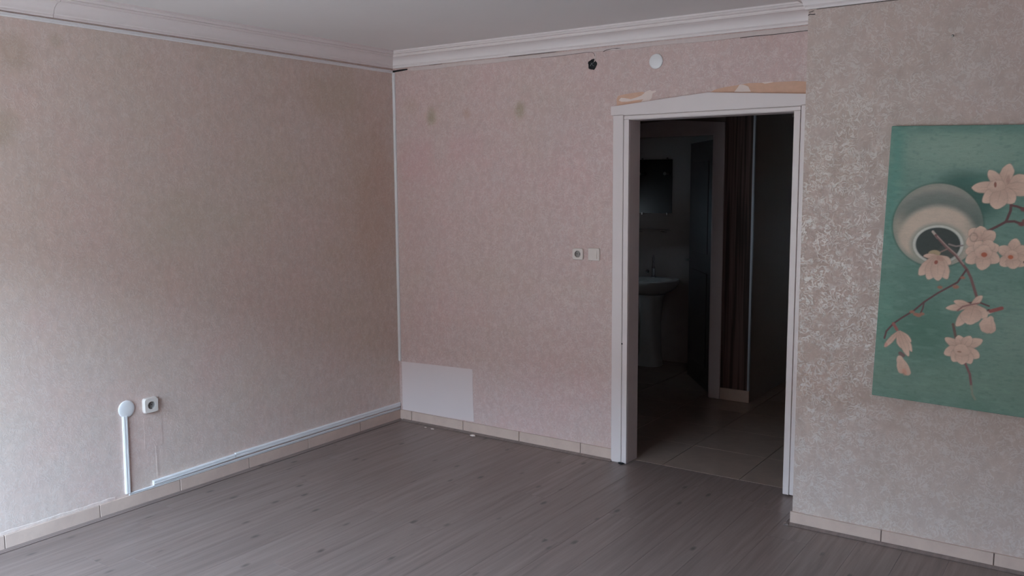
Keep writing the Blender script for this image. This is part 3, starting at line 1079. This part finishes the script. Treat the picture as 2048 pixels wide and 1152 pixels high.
LT = pc(164, 139, 124)
MD = pc(140, 112, 99)
DK = pc(112, 88, 78)
WOB = (vnoise(55, 55, 21) - 0.5) * 0.34 + (vnoise(26, 26, 22) - 0.5) * 0.30


def petal(cx, cz, rx, rz, rot=0.0, tone=0.5):
    """soft petal: darker at one edge, light towards the tip"""
    d = ell(cx, cz, rx, rz, rot) + WOB
    m = 1 - sm(d, 0.92, 1.08)
    c, s = math.cos(rot), math.sin(rot)
    v = (-(S - cx) * s + (T - cz) * c) / rz
    blend(0.30 * (1 - sm(d, 1.0, 1.16)) * (1 - m), DK)
    col = LT[None, None, :] * (0.5 + 0.5 * np.clip(v * 0.5 + 0.5 + (tone - 0.5), 0, 1))[..., None] + MD[None, None, :] * (0.5 - 0.5 * np.clip(v * 0.5 + 0.5 + (tone - 0.5), 0, 1))[..., None]
    global IMG
    IMG = IMG * (1 - m[..., None]) + col * m[..., None]
    blend(0.22 * m * sm(d, 0.72, 0.98), MD)
    blend(0.22 * m * sm(vnoise(70, 40, 23), 0.5, 0.9), MD)


def heart(x, z, r, col=(134, 72, 54)):
    blend(0.5 * (1 - sm(ell(x, z, r * 2.1, r * 2.0), 0.7, 1.1)), pc(150, 118, 104))
    blend(1 - sm(ell(x, z, r * 1.15, r), 0.75, 1.1), pc(*col))


def leaf_petal(bx, bz, tx, tz, w, tone=0.0):
    """petal drawn from its base to its tip, widest past the middle"""
    global IMG
    dx, dz = tx - bx, tz - bz
    L = math.hypot(dx, dz)
    ux, uz = dx / L, dz / L
    t = ((S - bx) * ux + (T - bz) * uz) / L
    v = (-(S - bx) * uz + (T - bz) * ux)
    tt = np.clip(t, 0.0, 1.0)
    prof = w * np.sin(np.pi * np.clip(tt ** 1.25 * 0.94 + 0.05, 0, 1)) ** 0.62
    d = np.abs(v) - prof * (1 + 0.55 * WOB)
    inside = (t > 0.0) & (t < 1.0)
    m = np.where(inside, 1 - sm(d, -0.0022, 0.0018), 0.0)
    rim = np.where((t > 0.12) & (t < 1.04), 1 - sm(np.abs(d), 0.0, 0.0045), 0.0)
    blend(0.42 * rim * (1 - m), DK)
    k = np.clip(0.18 + 0.95 * tt + tone - 0.20 * (v * (uz - ux) > 0) * np.abs(v) / (w + 1e-6), 0, 1)
    col = MD[None, None, :] * (1 - k[..., None]) + LT[None, None, :] * k[..., None]
    IMG = IMG * (1 - m[..., None]) + col * m[..., None]
    blend(0.28 * m * (1 - sm(np.abs(v), 0.0, 0.0030)) * (1 - sm(tt, 0.45, 0.95)), DK)
    blend(0.20 * m * sm(d, -0.006, 0.0), MD)


def blossom(c, tips):
    for (tx, tz, w) in tips:
        leaf_petal(c[0], c[1], tx, tz, w)


# top right blossom
blossom((0.452, 0.968), [(0.545, 1.012, 0.026), (0.560, 0.952, 0.028), (0.474, 1.064, 0.025), (0.398, 1.036, 0.021), (0.340, 0.962, 0.026), (0.386, 0.902, 0.027), (0.500, 0.902, 0.029), (0.437, 0.876, 0.033)])
petal(0.432, 0.972, 0.030, 0.026, 0.3)
blend(0.6 * (1 - sm(ell(0.472, 1.000, 0.010, 0.022), 0.4, 1.1)), pc(128, 98, 86))
blend(1 - sm(ell(0.427, 0.977, 0.0055, 0.013, 0.1), 0.7, 1.1), pc(112, 70, 60))
# middle pair
blossom((0.512, 0.684), [(0.522, 0.756, 0.022), (0.460, 0.716, 0.022), (0.580, 0.716, 0.026), (0.474, 0.638, 0.024), (0.568, 0.648, 0.026), (0.523, 0.628, 0.025)])
petal(0.511, 0.684, 0.024, 0.021, 0.0)
heart(0.508, 0.677, 0.0095, (142, 78, 56))
blossom((0.396, 0.742), [(0.346, 0.785, 0.026), (0.384, 0.800, 0.026), (0.442, 0.778, 0.026), (0.336, 0.726, 0.026)])
blend(0.55 * (1 - sm(np.abs(ell(0.363, 0.752, 0.014, 0.018) - 1), 0.0, 0.30)), DK)
blossom((0.408, 0.692), [(0.460, 0.722, 0.025), (0.336, 0.690, 0.026), (0.342, 0.642, 0.026), (0.466, 0.652, 0.026), (0.372, 0.732, 0.025), (0.432, 0.742, 0.025), (0.404, 0.614, 0.029)])
petal(0.406, 0.690, 0.030, 0.030, 0.0)
heart(0.409, 0.680, 0.0110)
# blossom hanging in the mouth
blend(1 - sm(ell(0.215, 0.672, 0.026, 0.016, 0.1), 0.8, 1.05), pc(132, 114, 90))
blossom((0.230, 0.662), [(0.172, 0.658, 0.010), (0.284, 0.632, 0.017), (0.160, 0.572, 0.024), (0.274, 0.564, 0.024), (0.198, 0.556, 0.025), (0.238, 0.554, 0.027)])
blend(0.7 * (1 - sm(ell(0.240, 0.652, 0.020, 0.012, -0.3), 0.6, 1.1)), pc(138, 106, 92))
blend(1 - sm(ell(0.225, 0.634, 0.008, 0.010, -0.3), 0.7, 1.1), pc(120, 68, 56))
# lower blossom and its bud
blossom((0.378, 0.456), [(0.280, 0.436, 0.015), (0.308, 0.470, 0.014), (0.416, 0.504, 0.013)])
stroke([(0.326, 0.430), (0.345, 0.450), (0.372, 0.460), (0.404, 0.470)], 0.0026, pc(112, 80, 74))
blossom((0.388, 0.456), [(0.326, 0.362, 0.020), (0.440, 0.412, 0.024), (0.372, 0.374, 0.038)])
for a in ((0.458, 0.382, 0.018, 0.034, 0.15), (0.440, 0.378, 0.022, 0.036, -0.1)):
    petal(*a)
# lowest blossom
blossom((0.356, 0.268), [(0.286, 0.304, 0.017), (0.338, 0.322, 0.019), (0.432, 0.314, 0.021), (0.386, 0.324, 0.019), (0.288, 0.232, 0.023), (0.426, 0.236, 0.025), (0.324, 0.204, 0.024), (0.396, 0.204, 0.025), (0.362, 0.196, 0.026)])
petal(0.352, 0.258, 0.032, 0.024, 0.0)
blend(0.9 * (1 - sm(ell(0.347, 0.250, 0.010, 0.004), 0.6, 1.1)), pc(120, 86, 70))
# left hanging blossom and bud
blossom((0.096, 0.312), [(0.040, 0.232, 0.011), (0.150, 0.268, 0.013), (0.156, 0.226, 0.015), (0.112, 0.236, 0.016), (0.144, 0.202, 0.016)])
blend(0.7 * (1 - sm(ell(0.046, 0.242, 0.009, 0.013), 0.5, 1.1)), pc(150, 104, 96))
for a in ((0.134, 0.148, 0.018, 0.038, 0.5), (0.116, 0.156, 0.018, 0.040, 0.25)):
    petal(*a)
blend(0.6 * (1 - sm(ell(0.132, 0.128, 0.012, 0.020, 0.4), 0.5, 1.1)), pc(156, 108, 90))
# further right: more twigs and blossom
stroke([(0.56, 0.66), (0.62, 0.60), (0.68, 0.50), (0.70, 0.40)], 0.004, TWD)
for (x, z) in ((0.66, 0.92), (0.67, 0.60), (0.70, 0.36)):
    for k in range(6):
        a = k * math.pi / 3
        petal(x + 0.035 * math.cos(a), z + 0.032 * math.sin(a), 0.030, 0.024, a)
    petal(x, z, 0.026, 0.024, 0)
    heart(x, z - 0.004, 0.010)

me = bpy.data.meshes.new('print')
idx = np.arange(nx * nz).reshape(nz, nx)
co = np.stack([S.ravel(), np.full(S.size, -PDEP - 0.0003), T.ravel()], 1)
faces = np.stack([idx[:-1, :-1].ravel(), idx[:-1, 1:].ravel(), idx[1:, 1:].ravel(), idx[1:, :-1].ravel()], 1)
me.vertices.add(len(co))
me.vertices.foreach_set('co', co.astype(np.float32).ravel())
me.loops.add(faces.size)
me.loops.foreach_set('vertex_index', faces.astype(np.int32).ravel())
me.polygons.add(len(faces))
me.polygons.foreach_set('loop_start', np.arange(0, faces.size, 4, dtype=np.int32))
me.polygons.foreach_set('loop_total', np.full(len(faces), 4, dtype=np.int32))
me.update(calc_edges=True)
ca = me.color_attributes.new('pigment', 'FLOAT_COLOR', 'POINT')
ca.data.foreach_set('color', np.concatenate([np.clip(IMG.reshape(-1, 3), 0, 0.9), np.ones((S.size, 1))], 1).astype(np.float32).ravel())
pm, nt, pp = new_mat('printed_canvas')
at = N(nt, 'ShaderNodeAttribute', attribute_name='pigment')
wv = noise(nt, coords(nt), 240.0, 3, 0.6)
br = noise(nt, coords(nt, (9, 1, 26)), 3.0, 4, 0.65, 0.5)
kk = math_n(nt, 'MULTIPLY', mrange(nt, wv, 0.3, 0.7, 0.96, 1.04), mrange(nt, br, 0.3, 0.7, 0.94, 1.06))
cb = N(nt, 'ShaderNodeCombineColor')
for i in range(3):
    nt.links.new(kk, cb.inputs[i])
nt.links.new(mix(nt, 1.0, at.outputs['Color'], cb.outputs[0], 'MULTIPLY'), pp.inputs['Base Color'])
pp.inputs['Roughness'].default_value = 0.55
pp.inputs['Specular IOR Level'].default_value = 0.35
bump(nt, pp, wv, 0.15, 0.0006)
me.materials.append(pm)
pr = bpy.data.objects.new('print', me)
COL.objects.link(pr)
pr.parent = pa
pr['label'] = 'tipped white vase and blossom twigs on sea green'

# ------------------------------------------------------------------ hall and washroom behind the doorway
HY = 1.83      # face of the hall wall with the washroom door
HC = 1.931     # outer corner of that wall, the passage runs on to its right
BD0, BD1, BDZ = 0.80, 1.612, 2.045      # washroom door opening
BY = 2.965     # washroom back wall
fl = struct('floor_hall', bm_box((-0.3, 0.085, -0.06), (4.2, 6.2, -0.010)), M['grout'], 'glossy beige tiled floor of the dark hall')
tp = 0.478
tile_me = None
for i in range(-4, 5):
    for j in range(0, 12):
        x0 = 2.500 + tp * i
        y0 = 0.0875 + tp * j
        if x0 < -0.35 or x0 > 3.6:
            continue
        if x0 + tp < 1.1 and y0 > 3.0:
            continue
        if tile_me is None:
            k = bmesh.new()
            add_box(k, (0.0015, 0.0015, -0.010), (tp - 0.0015, tp - 0.0015, 0.0), 0.0008)
            tile_me = bpy.data.meshes.new('tile')
            k.to_mesh(tile_me)
            k.free()
            tile_me.materials.append(M['hall_tile'])
        o = bpy.data.objects.new('tile', tile_me)
        COL.objects.link(o)
        o.parent = fl
        o.location = (x0, y0, 0)
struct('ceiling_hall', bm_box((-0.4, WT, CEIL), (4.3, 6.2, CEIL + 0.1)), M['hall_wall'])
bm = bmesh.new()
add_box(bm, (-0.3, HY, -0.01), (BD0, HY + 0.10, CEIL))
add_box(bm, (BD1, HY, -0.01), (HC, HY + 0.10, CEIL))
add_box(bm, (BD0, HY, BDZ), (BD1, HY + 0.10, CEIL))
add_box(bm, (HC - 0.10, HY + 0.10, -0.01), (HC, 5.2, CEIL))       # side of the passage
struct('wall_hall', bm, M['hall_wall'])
# small unseen openings added to let sky light into the washroom and the passage
bm = bmesh.new()
vy0, vy1, vz0, vz1 = 2.02, 2.18, 1.25, 1.40
add_box(bm, (-0.4, WT, -0.06), (-0.3, vy0, CEIL))
add_box(bm, (-0.4, vy1, -0.06), (-0.3, 6.2, CEIL))
add_box(bm, (-0.4, vy0, -0.06), (-0.3, vy1, vz0))
add_box(bm, (-0.4, vy0, vz1), (-0.3, vy1, CEIL))
struct('wall_hall_left', bm, M['hall_wall'])
bm = bmesh.new()
vy0, vy1, vz0, vz1 = 3.70, 3.88, 1.10, 1.28
add_box(bm, (3.30, WT, -0.06), (3.40, vy0, CEIL))
add_box(bm, (3.30, vy1, -0.06), (3.40, 6.2, CEIL))
add_box(bm, (3.30, vy0, -0.06), (3.40, vy1, vz0))
add_box(bm, (3.30, vy0, vz1), (3.40, vy1, CEIL))
struct('wall_hall_right', bm, M['hall_wall'])
struct('wall_hall_end', bm_box((-0.3, 6.1, -0.06), (3.40, 6.2, CEIL)), M['hall_wall'])
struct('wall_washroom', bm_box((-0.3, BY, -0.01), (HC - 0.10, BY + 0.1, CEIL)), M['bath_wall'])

# striped dark panel, aluminium corner bead and skirting on the hall pier
wp = thing('wall_panel', 'dark brown striped panel on the hall wall beside the washroom door', 'wall panel', (1.81, HY, 0.0935))
obj('panel', bm_box((1.701, HY - 0.008, 0.0935), (1.924, HY, CEIL - 0.001)), M['striped'], wp)
bm = bmesh.new()
add_prism(bm, [(1.918, HY - 0.012), (1.9335, HY - 0.012), (1.9335, HY + 0.010), (1.9315, HY + 0.010), (1.9315, HY - 0.010), (1.918, HY - 0.010)], 2, 0.0935, CEIL - 0.001)
obj('corner_bead', bm, M['alu'], wp, False, 'thin aluminium corner bead')
struct('baseboard_hall', bm_box((1.701, HY - 0.012, 0.0), (1.935, HY, 0.092), 0.002), M['skirt_tile'], 'pale skirting under the striped hall panel')

# washroom door casing and dark door leaf
bf = thing('door_frame', 'pale casing of the washroom doorway inside the dark hall', 'door frame', ((BD0 + BD1) / 2, HY, 0))
obj('casing', bm_box((BD1, HY - 0.018, 0.0), (1.700, HY, 2.075), 0.003), M['lacquer'], bf)
obj('casing', bm_box((BD0 - 0.088, HY - 0.018, 0.0), (BD0, HY, 2.075), 0.003), M['lacquer'], bf)
bm = bmesh.new()
add_prism(bm, [(BD0 - 0.10, BDZ), (1.700, BDZ), (1.700, 2.137), ((BD0 + 1.7) / 2, 2.172), (BD0 - 0.10, 2.137)], 1, HY - 0.022, HY - 0.001)
obj('head_board', bm, M['lacquer'], bf)
obj('lining', bm_box((BD1 - 0.012, HY, 0.0), (BD1, HY + 0.10, BDZ), 0.001), M['lacquer'], bf)
obj('lining', bm_box((BD0, HY, 0.0), (BD0 + 0.012, HY + 0.10, BDZ), 0.001), M['lacquer'], bf)

dl = thing('door_leaf', 'dark door leaf standing open inside the washroom', 'door', (1.597, HY + 0.115, 0.008))
dl.rotation_euler = (0, 0, math.radians(127))
ang = dl.rotation_euler.z


def dl_part(name, k, mat):
    me_ = bpy.data.meshes.new(name)
    k.to_mesh(me_)
    k.free()
    me_.materials.append(mat)
    o_ = bpy.data.objects.new(name, me_)
    COL.objects.link(o_)
    o_.parent = dl
    return o_


dl_part('leaf', bm_box((0, 0.0, 0), (0.715, 0.038, 2.008), 0.002), M['dark_door'])
for (z0, z1) in ((0.18, 0.95), (1.10, 1.85)):
    k = bmesh.new()
    add_box(k, (0.11, 0.038, z0), (0.605, 0.044, z1), 0.004)
    dl_part('raised_panel', k, M['dark_door'])
k = bmesh.new()
add_tube(k, [(0.66, 0.038, 1.02), (0.66, 0.075, 1.02), (0.65, 0.082, 1.02), (0.56, 0.082, 1.02)], 0.008, 10)
dl_part('handle', k, M['steel'])

# wash basin on its pedestal
SX, SY = 0.655, 2.745
ws = thing('wash_basin', 'white pedestal wash basin standing in the dark washroom', 'wash basin', (SX, SY, 0))


def oval_rings(k, rings, n=40, close_bottom=True, close_top=True):
    """rings: (cx, cy, rx, ry, z); flattened at the wall side"""
    R_ = []
    for (cx, cy, rx, ry, z) in rings:
        vs = []
        for i in range(n):
            a = 2 * math.pi * i / n
            c, s = math.cos(a), math.sin(a)
            e = 0.75
            px = rx * math.copysign(abs(c) ** e, c)
            py = ry * math.copysign(abs(s) ** e, s)
            vs.append(k.verts.new((cx + px, min(cy + py, BY - 0.002), z)))
        R_.append(vs)
    fs_ = []
    for a, b in zip(R_[:-1], R_[1:]):
        fs_ += ring_faces(k, a, b)
    if close_bottom:
        fs_.append(k.faces.new(R_[0][::-1]))
    if close_top:
        fs_.append(k.faces.new(R_[-1]))
    bmesh.ops.recalc_face_normals(k, faces=fs_)


k = bmesh.new()
oval_rings(k, [(SX, SY + 0.02, 0.10, 0.11, 0.655), (SX, SY + 0.01, 0.17, 0.15, 0.685), (SX, SY, 0.225, 0.195, 0.725), (SX, SY, 0.250, 0.215, 0.765), (SX, SY, 0.255, 0.218, 0.790), (SX, SY, 0.248, 0.212, 0.800),
               (SX, SY - 0.02, 0.205, 0.155, 0.800), (SX, SY - 0.02, 0.190, 0.142, 0.775), (SX, SY - 0.02, 0.14, 0.10, 0.715), (SX, SY - 0.02, 0.03, 0.03, 0.695)])
obj('bowl', k, M['porcelain'], ws, True)
k = bmesh.new()
oval_rings(k, [(SX, SY - 0.02, 0.125, 0.115, 0.0), (SX, SY - 0.02, 0.120, 0.110, 0.03), (SX, SY, 0.098, 0.095, 0.12), (SX, SY, 0.090, 0.090, 0.40), (SX, SY, 0.105, 0.105, 0.60), (SX, SY + 0.01, 0.12, 0.12, 0.66)])
obj('pedestal', k, M['porcelain'], ws, True)
# tap with arched spout
tap = bpy.data.objects.new('tap', None)
k = bmesh.new()
add_lathe(k, [(0.026, 0.0), (0.026, 0.008), (0.018, 0.014), (0.016, 0.08), (0.018, 0.085), (0.012, 0.10), (0.0, 0.10)], (SX - 0.05, 2.90, 0.800), (0, 0, 1), 20)
tp_ = obj('tap', k, M['chrome'], ws, True, 'chrome tap')
k = bmesh.new()
add_tube(k, [(SX - 0.05, 2.90, 0.88), (SX - 0.05, 2.895, 0.96), (SX - 0.04, 2.87, 1.005), (SX - 0.02, 2.835, 1.012), (SX, 2.80, 0.995), (SX + 0.005, 2.79, 0.95)], 0.0085, 10)
obj('spout', k, M['chrome'], tp_, True)
k = bmesh.new()
add_lathe(k, [(0.012, 0.0), (0.020, 0.006), (0.020, 0.020), (0.0, 0.024)], (SX - 0.10, 2.895, 0.85), (-1, 0, 0.3), 14)
obj('handle', k, M['chrome'], tp_, True)
bpy.data.objects.remove(tap)

# mirror with clips and a glass shelf above the basin
mi = thing('bathroom_mirror', 'dark wall mirror with metal clips above the wash basin', 'mirror', (0.58, BY, 1.40))
obj('glass', bm_box((0.400, BY - 0.006, 1.40), (0.755, BY - 0.001, 1.90), 0.001), M['mirror'], mi)
for (x, z) in ((0.45, 1.905), (0.705, 1.905), (0.45, 1.395), (0.705, 1.395)):
    obj('clip', bm_box((x - 0.008, BY - 0.012, z - 0.012), (x + 0.008, BY - 0.0005, z + 0.012), 0.002), M['chrome'], mi)
for (x, z) in ((0.449, 1.768), (0.706, 1.768)):      # small lamp sockets in front of the glass
    k = bmesh.new()
    add_lathe(k, [(0.014, 0.006), (0.014, 0.020), (0.010, 0.050), (0.016, 0.056), (0.016, 0.066), (0.0, 0.066)], (x, BY, z), (0, -1, 0), 16)
    obj('lamp_socket', k, M['chrome'], mi, True)
sh = thing('bathroom_shelf', 'narrow shelf with chrome brackets below the washroom mirror', 'shelf', (0.58, BY, 1.23))
obj('board', bm_box((0.42, BY - 0.12, 1.242), (0.745, BY - 0.001, 1.250), 0.0015), M['bath_wall'], sh)
for x in (0.45, 0.70):
    k = bmesh.new()
    add_tube(k, [(x, BY - 0.001, 1.222), (x, BY - 0.05, 1.228), (x, BY - 0.118, 1.238)], 0.006, 8)
    obj('bracket', k, M['chrome'], sh, True)

# ------------------------------------------------------------------ outdoors beyond the balcony window (unseen, behind the camera); facade sized to cut off low sky light
struct('wall_opposite', bm_box((-160, YF - 52, -6.0), (164, YF - 50, 19.3)), M['facade'], 'plain facade across the street')
struct('ground_outside', bm_box((-160, YF - 51, -0.8), (164, YF - 0.35, -0.7)), M['ground'], 'street outside the window')
